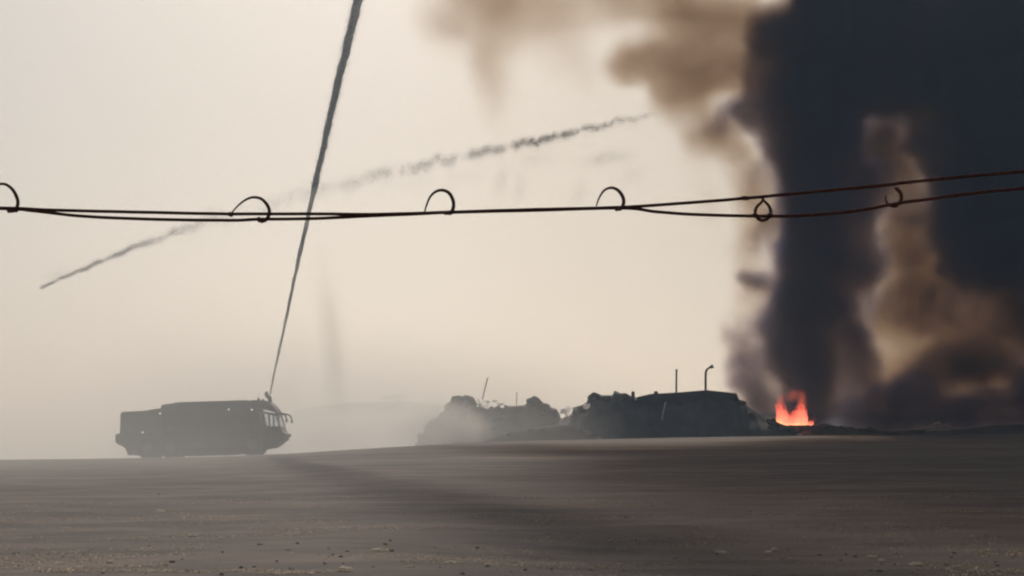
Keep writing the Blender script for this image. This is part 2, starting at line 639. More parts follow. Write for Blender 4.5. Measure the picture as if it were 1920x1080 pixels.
# crumpled sheet: bent grid with thickness
def sheet(name, u, v, y, wpx, hpx, m, label, cat, seed=0, tilt=0.2):
    c = P(u, v, y)
    k = y / FPX
    W, H = wpx * k, hpx * k
    nx, nz_ = 7, 4
    V, F = [], []
    for i in range(nx):
        for j in range(nz_):
            a, b = i / (nx - 1) - 0.5, j / (nz_ - 1) - 0.5
            n1 = mnoise.noise((a * 3 + seed, b * 3, 0.5))
            n2 = mnoise.noise((a * 2, b * 4 + seed, 7.5))
            V.append((a * W * (1 + 0.25 * n2), (b * tilt * 2 + 0.5 * n1) * H, b * H * (1 + 0.5 * n1) + a * W * 0.12 * math.sin(seed) + n2 * H * 0.25))
    for i in range(nx - 1):
        for j in range(nz_ - 1):
            p = i * nz_ + j
            F.append((p, p + nz_, p + nz_ + 1, p + 1))
    o = link(name, pymesh(name, V, F), m)
    o.location = c
    tag(o, label, cat)
    return o


sheet('plastic_sheet', 1062, 773, 170.5, 24, 19, M['pale'], 'bright white sheet in the dip between the grey heap and the dark mound', 'sheet', 2)
sheet('plastic_sheet', 907, 757, 176.6, 24, 14, M['pale'], 'pale sheet at the foot of the leaning thin pole', 'sheet', 3)
sheet('plastic_sheet', 934, 757, 176.6, 22, 13, M['pale'], 'small pale sheet lying between the two humps of the grey heap', 'sheet', 5)
sheet('plastic_sheet', 1100, 762, 169.8, 14, 8, M['pale_dull'], 'dull bent sheet on the left shoulder of the dark mound', 'sheet', 6)
sheet('plastic_sheet', 737, 747, 519, 44, 12, M['pale'], 'white sheet on the far hazy ridge behind the fire truck', 'sheet', 8)

bm = bmesh.new()
bmesh.ops.create_icosphere(bm, subdivisions=3, radius=1)
for v_ in bm.verts:
    c = v_.co
    v_.co = c * (1 + 0.75 * mnoise.noise(c * 1.7 + Vector((4.1, 0, 0))) + 0.3 * mnoise.noise(c * 4))
    v_.co = Vector((v_.co.x * 0.85, v_.co.y * 0.6, max(-0.3, v_.co.z * 0.42)))
o = bmobj('crumpled_tarpaulin', bm, M['pale_dull'])
o.location = P(1760, 802, 184)
tag(o, 'pale crumpled tarpaulin on dark ground right of the flames', 'tarpaulin')


# poles
def pole(name, pts, y, r, label, cat, m='pole'):
    w_ = [P(u, v, y) for u, v in pts]
    o = empty(name, w_[0])
    me = tube_mesh('shaft', [p - w_[0] for p in w_], r, 8)
    link('shaft', me, M[m], o, sm=True)
    cp = bmesh.new()
    cyl(cp, w_[-1] - w_[0] - Vector((0, 0, 0.05)), w_[-1] - w_[0] + Vector((0, 0, 0.07)), r * 1.5, r * 1.2, 8)
    bmobj('cap', cp, M[m], o)
    return tag(o, label, cat)


pole('thin_pole', [(901, 770), (906, 742), (914, 710)], 180, 0.05, 'thin leaning pole rising from the grey rubble heap', 'pole')
pole('short_pole', [(968, 775), (969, 737)], 180, 0.035, 'short thin pole between the humps of the grey heap', 'pole')
pole('straight_pole', [(1268, 752), (1268, 720), (1268.5, 694)], 175, 0.085, 'straight upright pole behind the slab on the dark mound', 'pole')
pole('leaning_stick', [(1241, 788), (1244, 770), (1248, 755)], 166.6, 0.05, 'pale stick leaning on the face of the dark mound', 'stick', 'pale_dull')

lp = empty('lamp_post', P(1323, 752, 175))
tag(lp, 'lamp post with a curved arm on the dark mound beside the smoke', 'lamp post')
b0 = P(1323, 752, 175)
sh = [P(1323, 752, 175), P(1323, 730, 175), P(1323, 712, 175), P(1323.2, 702, 175), P(1324, 696, 175), P(1327, 691.5, 175)]
link('shaft', tube_mesh('shaft', [p - b0 for p in spline(sh, 4)], 0.105, 8), M['pole'], lp, sm=True)
ar = [P(1327, 691.5, 175), P(1329.5, 689.5, 175), P(1331.5, 688.3, 175)]
link('arm', tube_mesh('arm', [p - b0 for p in ar], 0.08, 8), M['pole'], lp, sm=True)
hd = bmesh.new()
a_, b_ = P(1330, 689.5, 175) - b0, P(1337, 686.5, 175) - b0
cyl(hd, a_, b_, 0.10, 0.19, 10)
bmobj('lamp_head', hd, M['pole'], lp)


# ------------------------------------------------------------------ fire truck
def fire_truck():
    k = 0.0345
    base = P(383, 858.6, 125.0)
    gx = base.x
    t = empty('fire_truck', (gx, 125.0, base.z), (0, -math.atan(0.0310), 0))
    t.scale = (1, 1, 1.045)
    tag(t, 'dark three axle airport fire truck throwing a jet of water from its roof', 'fire truck')
    W = 1.48
    # chassis and body
    bm = bmesh.new()
    prism(bm, [(-4.72, 0.32), (-4.0, 0.30), (3.6, 0.30), (3.6, 0.62), (-4.9, 0.62)], -1.05, 1.05)
    bmobj('chassis', bm, M['black'], t)
    bm = bmesh.new()
    prism(bm, [(-4.72, 0.30), (-4.70, 0.62), (-5.22, 1.05), (-5.18, 1.62), (-5.12, 2.88), (-4.98, 2.98), (-3.6, 3.0), (-2.52, 3.14), (-2.52, 0.62), (-4.2, 0.62), (-4.3, 0.30)], -W, W, 0.03)
    bmobj('rear_body', bm, M['paint'], t)
    bm = bmesh.new()
    prism(bm, [(-5.46, 1.12), (-5.50, 1.30), (-5.44, 1.62), (-5.20, 1.66), (-5.235, 1.0), (-5.05, 0.86), (-5.3, 0.98)], -W + 0.04, W - 0.04)
    bmobj('rear_bumper', bm, M['black'], t)
    bm = bmesh.new()
    prism(bm, [(-2.50, 0.62), (-2.50, 3.30), (-2.30, 3.36), (-1.7, 3.41), (3.28, 3.43), (3.28, 0.62)], -W - 0.01, W + 0.01, 0.03)
    bmobj('tank_body', bm, M['paint'], t)
    # roof deck rails
    for s in (-1, 1):
        bm = bmesh.new()
        box(bm, -1.6, 3.1, s * (W - 0.12) - 0.04, s * (W - 0.12) + 0.04, 3.40, 3.47, 0.01)
        bmobj('roof_rail', bm, M['roof'], t)
    bm = bmesh.new()
    box(bm, -1.2, 0.2, -0.6, 0.6, 3.42, 3.49, 0.02)
    bmobj('roof_hatch', bm, M['roof'], t)
    # side skirts, lockers with handles
    for s in (-1, 1):
        bm = bmesh.new()
        prism(bm, [(-1.16, 0.13), (-1.18, 0.64), (2.56, 0.64), (2.54, 0.16), (1.2, 0.12)], s * (W - 0.05), s * (W - 0.35))
        bmobj('side_skirt', bm, M['black'], t)
        for x0, x1, z0, z1 in ((-4.9, -3.75, 1.75, 2.8), (-3.65, -2.6, 1.75, 2.8), (-2.4, -1.2, 1.75, 3.15), (-1.1, 0.15, 0.75, 3.15), (0.25, 1.5, 0.75, 3.15), (1.6, 2.7, 1.6, 3.15)):
            bm = bmesh.new()
            yy = s * (W + 0.02)
            box(bm, x0, x1, min(yy, yy + s * 0.03), max(yy, yy + s * 0.03), z0, z1, 0.008)
            d = bmobj('locker_door', bm, M['paint2'], t)
            bm = bmesh.new()
            yh = yy + s * 0.03
            box(bm, (x0 + x1) / 2 - 0.18, (x0 + x1) / 2 + 0.18, min(yh, yh + s * 0.05), max(yh, yh + s * 0.05), z0 + 0.08, z0 + 0.14)
            bmobj('handle', bm, M['steel'], d)
        for x, z in ((-2.56, 2.80), (1.88, 2.92), (3.36, 2.86), (-3.7, 1.68)):
            bm = bmesh.new()
            yl = s * (W + 0.05)
            cyl(bm, (x, yl - s * 0.08, z), (x, yl + s * 0.07, z), 0.05, 0.05, 12)
            bmobj('work_lamp', bm, M['lamp'], t)
        # wheel arches
        for x in (-3.42, -1.92, 3.30):
            bm = bmesh.new()
            for i in range(9):
                a0, a1 = math.pi * i / 9, math.pi * (i + 1) / 9
                prism(bm, [(x + 0.78 * math.cos(a0), 0.72 + 0.78 * math.sin(a0)), (x + 0.86 * math.cos(a0), 0.72 + 0.86 * math.sin(a0)),
                           (x + 0.86 * math.cos(a1), 0.72 + 0.86 * math.sin(a1)), (x + 0.78 * math.cos(a1), 0.72 + 0.78 * math.sin(a1))], s * (W - 0.02), s * (W + 0.05))
            bmobj('wheel_arch', bm, M['black'], t)
            wh = empty('wheel', (x, s * 1.26, 0.70))
            wh.parent = t
            bm = bmesh.new()
            cyl(bm, (0, -0.22, 0), (0, 0.22, 0), 0.70, 0.70, 32)
            bmesh.ops.bevel(bm, geom=[e for e in bm.edges if abs(e.verts[0].co.y - e.verts[1].co.y) < 0.01], offset=0.07, segments=2, affect='EDGES')
            bmobj('tyre', bm, M['rubber'], wh)
            bm = bmesh.new()
            cyl(bm, (0, s * 0.20, 0), (0, s * 0.235, 0), 0.36, 0.30, 20)
            cyl(bm, (0, s * 0.22, 0), (0, s * 0.27, 0), 0.14, 0.10, 14)
            bmobj('rim', bm, M['steel'], wh)
    # cab: solid lower part, glazed upper part
    cab = empty('cab')
    cab.parent = t
    bm = bmesh.new()
    prism(bm, [(3.30, 0.42), (4.05, 0.42), (4.62, 0.50), (4.98, 0.68), (5.25, 0.92), (5.40, 1.17), (5.44, 1.28), (5.33, 1.36), (5.26, 1.50), (5.16, 1.80), (3.30, 1.80)], -W, W, 0.04)
    bmobj('cab_body', bm, M['paint'], cab)
    bm = bmesh.new()
    prism(bm, [(3.30, 1.80), (3.74, 1.80), (3.74, 3.40), (3.30, 3.42)], -W, W)
    bmobj('cab_rear_wall', bm, M['paint'], cab)
    bm = bmesh.new()
    prism(bm, [(3.30, 3.0), (3.95, 2.95), (4.12, 2.90), (4.82, 2.68), (4.98, 2.56), (4.86, 2.84), (4.70, 3.05), (4.45, 3.30), (4.2, 3.42), (3.30, 3.46)], -W, W, 0.03)
    bmobj('cab_roof', bm, M['roof'], cab)
    for s in (-1, 1):
        y0, y1 = s * W, s * (W - 0.10)
        bm = bmesh.new()
        prism(bm, [(3.74, 1.80), (3.98, 1.80), (3.92, 1.96), (3.80, 2.58), (3.74, 2.62)], y0, y1)
        bmobj('corner_panel', bm, M['paint'], cab)
        for pp in ([(4.06, 1.80), (4.15, 1.80), (4.15, 2.60), (4.03, 2.62)], [(4.70, 1.80), (4.80, 1.80), (4.78, 2.52), (4.70, 2.52)]):
            bm = bmesh.new()
            prism(bm, pp, y0, y1)
            bmobj('door_pillar', bm, M['paint'], cab)
        bm = bmesh.new()
        prism(bm, [(5.08, 1.80), (5.17, 1.80), (4.95, 2.56), (4.84, 2.56)], y0, y1)
        bmobj('windscreen_pillar', bm, M['paint'], cab)
        bm = bmesh.new()
        prism(bm, [(3.70, 2.70), (3.70, 2.80), (4.12, 2.73), (4.95, 2.56), (4.95, 2.46), (4.10, 2.60)], y0, y1)
        bmobj('window_rail', bm, M['paint'], cab)
        for pts in (((3.92, 1.82), (4.05, 1.82), (4.02, 2.60), (3.80, 2.58)), ((4.16, 1.82), (4.69, 1.82), (4.69, 2.52), (4.16, 2.58)),
                    ((4.81, 1.82), (5.07, 1.82), (4.86, 2.45), (4.79, 2.47)), ((3.76, 2.80), (4.12, 2.75), (4.80, 2.62), (4.12, 2.88), (3.95, 2.93), (3.76, 2.95))):
            bm = bmesh.new()
            prism(bm, list(pts), s * (W - 0.04), s * (W - 0.05))
            bmobj('side_window', bm, M['glass'], cab)
        # mirror arm curving forward
        link('mirror_arm', tube_mesh('mirror_arm', spline([(4.88, s * 1.42, 2.56), (5.12, s * 1.45, 2.60), (5.36, s * 1.48, 2.57), (5.52, s * 1.50, 2.42), (5.58, s * 1.50, 2.22), (5.58, s * 1.5, 2.02)], 4), [0.05] * 16 + [0.065] * 5, 8), M['black'], cab, sm=True)
        # door with handle
        bm = bmesh.new()
        yy = s * (W + 0.004)
        box(bm, 3.85, 4.78, min(yy, yy + s * 0.02), max(yy, yy + s * 0.02), 0.72, 1.78, 0.01)
        d = bmobj('cab_door', bm, M['paint2'], cab)
        bm = bmesh.new()
        box(bm, 3.92, 4.08, min(yy + s * .02, yy + s * 0.06), max(yy + s * .02, yy + s * 0.06), 1.5, 1.55)
        bmobj('handle', bm, M['steel'], d)
        bm = bmesh.new()
        cyl(bm, (5.22, s * 1.1, 1.02), (5.40, s * 1.1, 1.06), 0.13, 0.12, 14)
        bmobj('headlight', bm, M['steel'], cab)
    bm = bmesh.new()
    prism(bm, [(5.165, 1.82), (5.15, 1.82), (4.93, 2.54), (4.945, 2.54)], -W + 0.10, W - 0.10)
    bmobj('windscreen', bm, M['glass'], cab)
    bm = bmesh.new()
    prism(bm, [(5.26, 1.10), (5.50, 1.16), (5.52, 1.34), (5.34, 1.40), (5.30, 1.30)], -W - 0.02, W + 0.02, 0.02)
    bmobj('front_bumper', bm, M['black'], t)
    # seats and steering column seen against the light inside the cab
    bm = bmesh.new()
    box(bm, 3.80, 4.30, -0.9, 0.9, 1.80, 1.86, 0.02)
    bmobj('cab_seat', bm, M['black'], cab)
    # roof water cannon
    tu = empty('water_cannon', (4.32, -0.2, 3.40))
    tu.parent = t
    bm = bmesh.new()
    cyl(bm, (0.06, 0, -0.08), (0.04, 0, 0.16), 0.16, 0.11, 14)
    bmobj('swivel', bm, M['black'], tu)
    bm = bmesh.new()
    bmesh.ops.create_uvsphere(bm, u_segments=14, v_segments=8, radius=0.15, matrix=Matrix.Translation((0.02, 0, 0.20)))
    bmobj('elbow', bm, M['black'], tu, True)
    bm = bmesh.new()
    cyl(bm, (0.0, 0, 0.22), (-0.18, 0, 0.40), 0.12, 0.13, 14)
    cyl(bm, (-0.18, 0, 0.38), (-0.13, 0, 0.60), 0.15, 0.075, 14)
    bmobj('nozzle', bm, M['black'], tu)
    # warning beacons and aerial
    for s in (-1, 1):
        bm = bmesh.new()
        cyl(bm, (3.75, s * 1.1, 3.44), (3.75, s * 1.1, 3.60), 0.09, 0.06, 12)
        bmobj('beacon', bm, M['steel'], t)
    link('aerial', tube_mesh('aerial', [(3.55, 0.4, 3.44), (3.53, 0.4, 3.9)], 0.012, 6), M['black'], t)
    return t


truck = fire_truck()


# ------------------------------------------------------------------ water jets
def droplet_mesh(name, pts, rad):
    base = np.array([(1, 1, 1), (1, -1, -1), (-1, 1, -1), (-1, -1, 1)], float) / 1.2
    n = len(pts)
    rr = np.asarray(rad).reshape(n, 1, 1)
    rng = np.random.default_rng(5)
    flip = np.sign(rng.uniform(-1, 1, (n, 1, 3)))
    v = (np.asarray(pts).reshape(n, 1, 3) + base[None] * flip * rr).reshape(-1, 3)
    tri = np.array([(0, 1, 2), (0, 3, 1), (0, 2, 3), (1, 3, 2)])
    f = (np.arange(n)[:, None, None] * 4 + tri[None]).reshape(-1, 3)
    me = bpy.data.meshes.new(name)
    me.vertices.add(len(v))
    me.vertices.foreach_set('co', v.ravel())
    me.loops.add(f.size)
    me.loops.foreach_set('vertex_index', f.ravel().astype(np.int32))
    me.polygons.add(len(f))
    me.polygons.foreach_set('loop_start', np.arange(0, f.size, 3, dtype=np.int32))
    me.update(calc_edges=True)
    return me


JET = [(506.5, 740), (513, 705), (523, 660), (538, 590), (558, 495), (578, 405), (598, 315), (616, 235), (635, 150), (652, 80), (671, 0), (698, -110), (727, -230), (760, -360), (797, -500), (838, -640), (880, -780), (925, -910), (975, -1040), (1035, -1150), (1110, -1230)]
jw = [P(u, v, 124.8 + i * 0.35) for i, (u, v) in enumerate(JET)]
jp = spline(jw, 10)
nj = len(jp)
cum = [0.0]
for a, b in zip(jp, jp[1:]):
    cum.append(cum[-1] + (b - a).length)
jr = [0.05 + 0.0065 * c + 0.00008 * c * c for c in cum]
jet = empty('water_jet', jw[0])
tag(jet, 'tall thin jet of water rising from the fire truck roof', 'water jet')
cut = [i for i, c in enumerate(cum) if c < 36]
link('stream', tube_mesh('stream', [jp[i] - jw[0] for i in cut], [jr[i] for i in cut], 12, rough=0.6), M['jet'], jet, sm=True)
rng = np.random.default_rng(3)
pts, rad = [], []
for _ in range(36000):
    c = cum[-1] * rng.uniform(0.10, 1.0) ** 0.75
    i = min(nj - 2, int(np.searchsorted(cum, c)) - 1)
    p = jp[i].lerp(jp[i + 1], rng.uniform())
    d = Vector(rng.normal(0, 1, 3)) * jr[i] * (0.8 + max(0.0, c - 36) * 0.038)
    pts.append(p + d - jw[0])
    rad.append(rng.uniform(0.010, 0.03) * (1 + max(0.0, c - 36) * 0.13))
o = link('spray', droplet_mesh('spray', pts, rad), M['spray'], jet)
o['kind'] = 'stuff'

pts, rad = [], []
for _ in range(15000):                                   # spray falling back beside the jet
    u_, v_ = 622 + rng.normal(0, 14), 640 + rng.normal(0, 75)
    pts.append(P(u_ + (v_ - 640) * 0.10, v_, 128 + rng.normal(0, 1.0)) - jw[0])
    rad.append(rng.uniform(0.004, 0.010))
o = link('falling_spray', droplet_mesh('falling_spray', pts, rad), M['spray'], jet)
o['kind'] = 'stuff'

# second jet: thrown from beyond the left edge, breaking up on its way to the fire
J2 = [(-260, 770, 140), (-120, 660, 143), (0, 585, 146), (85, 536, 149), (200, 486, 152), (330, 434, 155), (460, 395, 158), (600, 356, 162), (760, 316, 166), (900, 286, 170), (1000, 265, 173), (1080, 247, 176), (1165, 227, 179), (1250, 208, 182)]
j2 = spline([P(*a) for a in J2], 24)
dens = np.interp(np.linspace(0, 13, len(j2)), range(14), [0.0, 0.0, 0.01, 0.5, 0.9, 0.7, 0.18, 0.55, 0.95, 1.0, 1.2, 0.75, 0.45, 0.0])
wid = np.interp(np.linspace(0, 13, len(j2)), range(14), [0.3, 0.4, 0.5, 0.13, 0.28, 0.48, 1.1, 0.9, 0.75, 0.62, 0.48, 0.42, 0.45, 0.5])
jet2 = empty('water_jet', j2[0])
tag(jet2, 'long ragged arc of water spray crossing the sky toward the smoke', 'water jet')
pts, rad = [], []
pr = dens / dens.sum()
idx = rng.choice(len(j2), size=62000, p=pr)
for i in idx:
    i = min(i, len(j2) - 2)
    t = rng.uniform()
    p = j2[i].lerp(j2[i + 1], t)
    s = i + t
    if s < 70:
        continue
    cl = mnoise.noise((s * 0.16, 0, 0)) + 0.7 * mnoise.noise((s * 0.5, 3, 0))
    if cl < -0.3 + rng.normal(0, 0.35):
        continue
    wv = wid[i]
    lift = 0.7 * wv * mnoise.noise((s * 0.3, 9, 0)) + 0.7 * wv * mnoise.noise((s * 0.11, 19, 0))
    dz = rng.normal(0, 1) * wv * 0.45
    if s > 24 * 5 and rng.uniform() < 0.16:
        dz -= rng.exponential(1.0) * (0.4 + 1.2 * max(0, mnoise.noise((s * 0.23, 31, 0))))
    pts.append(p + Vector((rng.normal(0, 0.10), rng.normal(0, 1) * wv * 0.6, lift + dz)) - j2[0])
    rad.append(rng.uniform(0.006, 0.019))
for cu, cv, su, sv, n_ in ((940, 340, 10, 18, 500), (975, 352, 8, 16, 350), (1086, 362, 10, 14, 300), (1150, 295, 26, 9, 700), (1185, 330, 14, 14, 350), (1120, 300, 18, 10, 350), (1010, 300, 30, 10, 500), (870, 335, 30, 12, 450), (760, 345, 40, 12, 450), (105, 515, 14, 5, 250)):
    for _ in range(n_ * 3):
        a, b = rng.normal(0, 1), rng.normal(0, 1)
        pts.append(P(cu + a * su, cv + b * sv - a * 0.35 * sv, 174 + rng.normal(0, 0.6)) - j2[0])
        rad.append(rng.uniform(0.006, 0.014))
o = link('spray', droplet_mesh('spray', pts, rad), M['spray'], jet2)
o['kind'] = 'stuff'


# ------------------------------------------------------------------ fence wire close to the camera
WY = 1.55
wire = empty('fence_wire', P(960, 395, WY))
tag(wire, 'rusty two strand fence wire with curled loops close to the camera', 'wire')
w0 = P(960, 395, WY)
UP = [(-2200, 420), (-900, 395), (-300, 388), (0, 390), (100, 394), (270, 398), (430, 401), (600, 401), (690, 402), (780, 400), (850, 397.5), (1000, 393), (1165, 388.5), (1280, 381), (1400, 371.5), (1500, 362),
      (1650, 348), (1720, 340), (1930, 321), (2600, 270), (4200, 200)]
LO = [(-2200, 430), (-900, 400), (-300, 384), (0, 391), (60, 395), (150, 405), (280, 411), (430, 413), (490, 411), (580, 410), (690, 405), (760, 402), (850, 398), (1000, 394.5), (1165, 390), (1230, 397),
      (1300, 402), (1410, 405), (1500, 404.5), (1600, 396), (1680, 382), (1730, 375), (1930, 352), (2600, 300), (4200, 215)]


def depth_at(u, ph):
    return WY + 0.0016 * math.sin(u * 0.016 + ph)


def jit(p, a=0.00012):
    return p + Vector((mnoise.noise(p * 40) * a, 0, mnoise.noise(p * 55 + Vector((3, 1, 0))) * a))


RW = 0.00138
for pts_, ph in ((UP, 0.0), (LO, math.pi)):
    sp = [jit(p) for p in spline([P(u, v, depth_at(u, ph)) for u, v in pts_], 12)]
    link('strand', tube_mesh('strand', [p - w0 for p in sp], RW, 8), M['wire'], wire, sm=True)
LOOPS = [
    ([(-30, 392), (-26, 372), (-10, 350), (8, 345), (24, 356), (33, 375), (32, 388), (26, 395), (15, 396)], 1.0),
    ([(431, 403), (446, 386), (460, 375), (474, 370), (490, 373), (502, 386), (505, 399), (500, 411), (490, 415), (485, 409)], 1.0),
    ([(795, 402), (799, 387), (806, 370), (816, 360), (829, 356.5), (842, 362), (849.5, 376), (850, 389), (845, 398), (834, 400)], 1.0),
    ([(1118, 386), (1124, 370), (1133, 357), (1146, 352), (1159, 357), (1168, 370), (1169, 382), (1164, 390), (1155, 393)], 1.0),
    ([(1432, 371), (1428, 379), (1419, 388), (1416, 400), (1422, 410), (1431, 413), (1441, 408), (1445, 396), (1441, 385), (1434, 378), (1429, 372)], 0.95),
    ([(1661, 366), (1661, 375), (1666, 383), (1675, 386.5), (1685, 382), (1690, 372), (1688, 361), (1680, 353)], 1.0),
]
for pts_, k in LOOPS:
    n_ = len(pts_)
    sp = spline([P(u, v, WY - 0.004 + 0.012 * math.sin(math.pi * i / (n_ - 1))) for i, (u, v) in enumerate(pts_)], 8)
    rs = [RW * k * (0.38 + 0.72 * min(1, i / (len(sp) * 0.55))) for i in range(len(sp))]
    if n_ == 11:
        rs = [RW * (0.6 + 0.5 * math.sin(math.pi * i / (len(sp) - 1))) for i in range(len(sp))]
    link('wire_loop', tube_mesh('wire_loop', [p - w0 for p in sp], rs, 8), M['wire_pale'], wire, sm=True)
for u, v, rx in ((27, 394, 7), (490, 413, 7), (432, 402, 4), (842, 399, 6), (1160, 391, 6), (1397, 371.5, 7), (1416, 404, 5), (1444, 404, 5), (1677, 385, 6)):
    c = P(u, v, WY)
    bm = bmesh.new()
    k = WY / FPX
    for a in (-0.35, 0.25):
        cyl(bm, c - w0 + Vector((a * rx * k - 0.0006, 0, -0.0004)), c - w0 + Vector((a * rx * k + 0.0009, 0, 0.0005)), RW * 1.55, RW * 1.5, 10)
    cyl(bm, c - w0 - Vector((rx * k, 0, 0)), c - w0 + Vector((rx * k, 0, 0)), RW * 1.15, RW * 1.1, 10)
    bmobj('wire_tie', bm, M['wire'], wire)


# ------------------------------------------------------------------ stones, straw and litter on the near field
def on_ground(u, v):
    """world point where the line of sight through the pixel meets the ground"""
    lo_, hi_ = 8.0, 112.0
    for _ in range(40):
        mid = (lo_ + hi_) / 2
        p = P(u, v, mid)
        if p.z > gz(p.x, mid):
            lo_ = mid
        else:
            hi_ = mid
    p = P(u, v, lo_)
    p.z = gz(p.x, lo_)
    return p


def paper_mesh(seed):
    bm = bmesh.new()
    bmesh.ops.create_icosphere(bm, subdivisions=2, radius=1)
    for v_ in bm.verts:
        c = v_.co
        v_.co = c * (1 + 0.7 * mnoise.noise(c * 1.6 + Vector((seed * 5.1, 0, 0))))
        v_.co.z = max(-0.35, v_.co.z * 0.6)
    me = bpy.data.meshes.new('litter')
    bm.to_mesh(me)
    bm.free()
    me.materials.append(M['litter'])
    return me


PAPER = [paper_mesh(i) for i in range(4)]
LIT = [(300, 961, 6, 'small pale scrap of litter alone on the field below the fire truck'),
       (361, 1005, 5, 'pale scrap of litter just below the lone scrap under the truck'),
       (396, 1038, 5, 'pale scrap of litter at the left end of the straw patches'),
       (545, 1041, 6, 'pale scrap beside a straw streak left of the main litter patch'),
       (658, 1054, 4, 'tiny pale scrap above the bright litter at the bottom edge'),
       (645, 1071, 9, 'bright scrap at the bottom edge, first of the litter patch'),
       (712, 1034, 8, 'light scrap lying behind the main litter patch'),
       (772, 1066, 6, 'upright pale scrap in the middle of the litter patch'),
       (845, 1057, 7, 'bright scrap at the right end of the litter patch'),
       (862, 1058, 6, 'smaller scrap touching the right end of the litter patch'),
       (1351, 1037, 6, 'pale scrap near the dark streak of the jet shadow on the right of the field'),
       (1453, 1031, 5, 'upper of two small pale scraps close together on the right'),
       (1441, 1036, 4, 'lower of two small pale scraps close together on the right'),
       (1634, 1045, 5, 'pale scrap farther right, upper of a slanting couple'),
       (1653, 1052, 4, 'pale scrap farther right, lower of a slanting couple'),
       (1715, 1060, 7, 'dull scrap near the lower right corner of the field')]
for i, (u, v, s, lab) in enumerate(LIT):
    p = on_ground(u, v)
    k = p.y / FPX * s * 1.25
    o = bpy.data.objects.new('litter_scrap', PAPER[i % 4])
    COL.objects.link(o)
    o.location = p + Vector((0, 0, 0.3 * k))
    o.scale = (k * (1.1 + 0.5 * random.random()), k * 1.2, k * random.uniform(0.6, 0.95))
    o.rotation_euler = (0, 0, random.uniform(0, 6))
    tag(o, lab, 'litter', 'scraps of litter on the field')

# stones and clods
pts, rad = [], []
rg = np.random.default_rng(11)
V, F = [], []
ico = bmesh.new()
bmesh.ops.create_icosphere(ico, subdivisions=1, radius=1)
ico.verts.ensure_lookup_table()
iv = np.array([v_.co for v_ in ico.verts])
itf = [[v_.index for v_ in f.verts] for f in ico.faces]
ico.free()
allv, allf = [], []
cnt = 0
for i in range(420):
    y = rg.uniform(24, 30) if i % 3 else 24 + 44 * rg.uniform() ** 1.8
    x = rg.uniform(-0.30, 0.30) * y
    if mnoise.noise((x * 0.35, y * 0.45, 2)) < -0.05 and rg.uniform() < 0.8:
        continue
    s = 0.008 + 0.03 * rg.uniform() ** 3
    z = gz(x, y) + (mnoise.noise((x * 0.35, y * 0.22, 0.3)) * 0.055 + mnoise.noise((x * 1.3, y * 0.8, 4.3)) * 0.022) * min(1, (112 - y) / 60)
    a = rg.uniform(0, 6.28)
    vv = iv * (1 + rg.uniform(-0.25, 0.25, (len(iv), 1))) * np.array([s * rg.uniform(1, 1.9), s, s * rg.uniform(0.4, 0.8)])
    vv = np.stack([vv[:, 0] * math.cos(a) - vv[:, 1] * math.sin(a), vv[:, 0] * math.sin(a) + vv[:, 1] * math.cos(a), vv[:, 2]], 1) + (x, y, z + 0.2 * s)
    allv.append(vv)
    allf += [[q_ + cnt for q_ in f] for f in itf]
    cnt += len(iv)
tag(link('gravel', pymesh('gravel', np.concatenate(allv), allf), M['stone']), 'loose stones and clods scattered over the near field', 'gravel', kind='stuff')

# flattened dry grass
allv, allf = [], []
cnt = 0
for i in range(52000):
    y = 24 + 26 * rg.uniform() ** 2.2
    x = rg.uniform(-0.30, 0.30) * y
    if mnoise.noise((x * 0.22, y * 0.5, 12)) + 0.5 * mnoise.noise((x * 0.9, y * 1.4, 5)) + 0.45 * math.exp(-((x + 1.8) / 2.2) ** 2 - ((y - 27.3) / 1.6) ** 2) < 0.16:
        continue
    z = gz(x, y) + (mnoise.noise((x * 0.35, y * 0.22, 0.3)) * 0.055 + mnoise.noise((x * 1.3, y * 0.8, 4.3)) * 0.022)
    L, a, hgt = rg.uniform(0.06, 0.2), rg.uniform(0, 6.28), rg.uniform(0.003, 0.025)
    dx, dy = math.cos(a) * L, math.sin(a) * L * 0.6
    wx, wy = -math.sin(a) * 0.006, math.cos(a) * 0.006
    allv += [(x - wx, y - wy, z), (x + wx, y + wy, z), (x + dx * 0.5 + wx, y + dy * 0.5 + wy, z + hgt), (x + dx * 0.5 - wx, y + dy * 0.5 - wy, z + hgt), (x + dx, y + dy, z + hgt * 0.7)]
    allf += [(cnt, cnt + 1, cnt + 2, cnt + 3), (cnt + 3, cnt + 2, cnt + 4)]
    cnt += 5
tag(link('grass', pymesh('grass', allv, allf), M['dry']), 'flattened dry grass in patches on the near field', 'grass', kind='stuff')


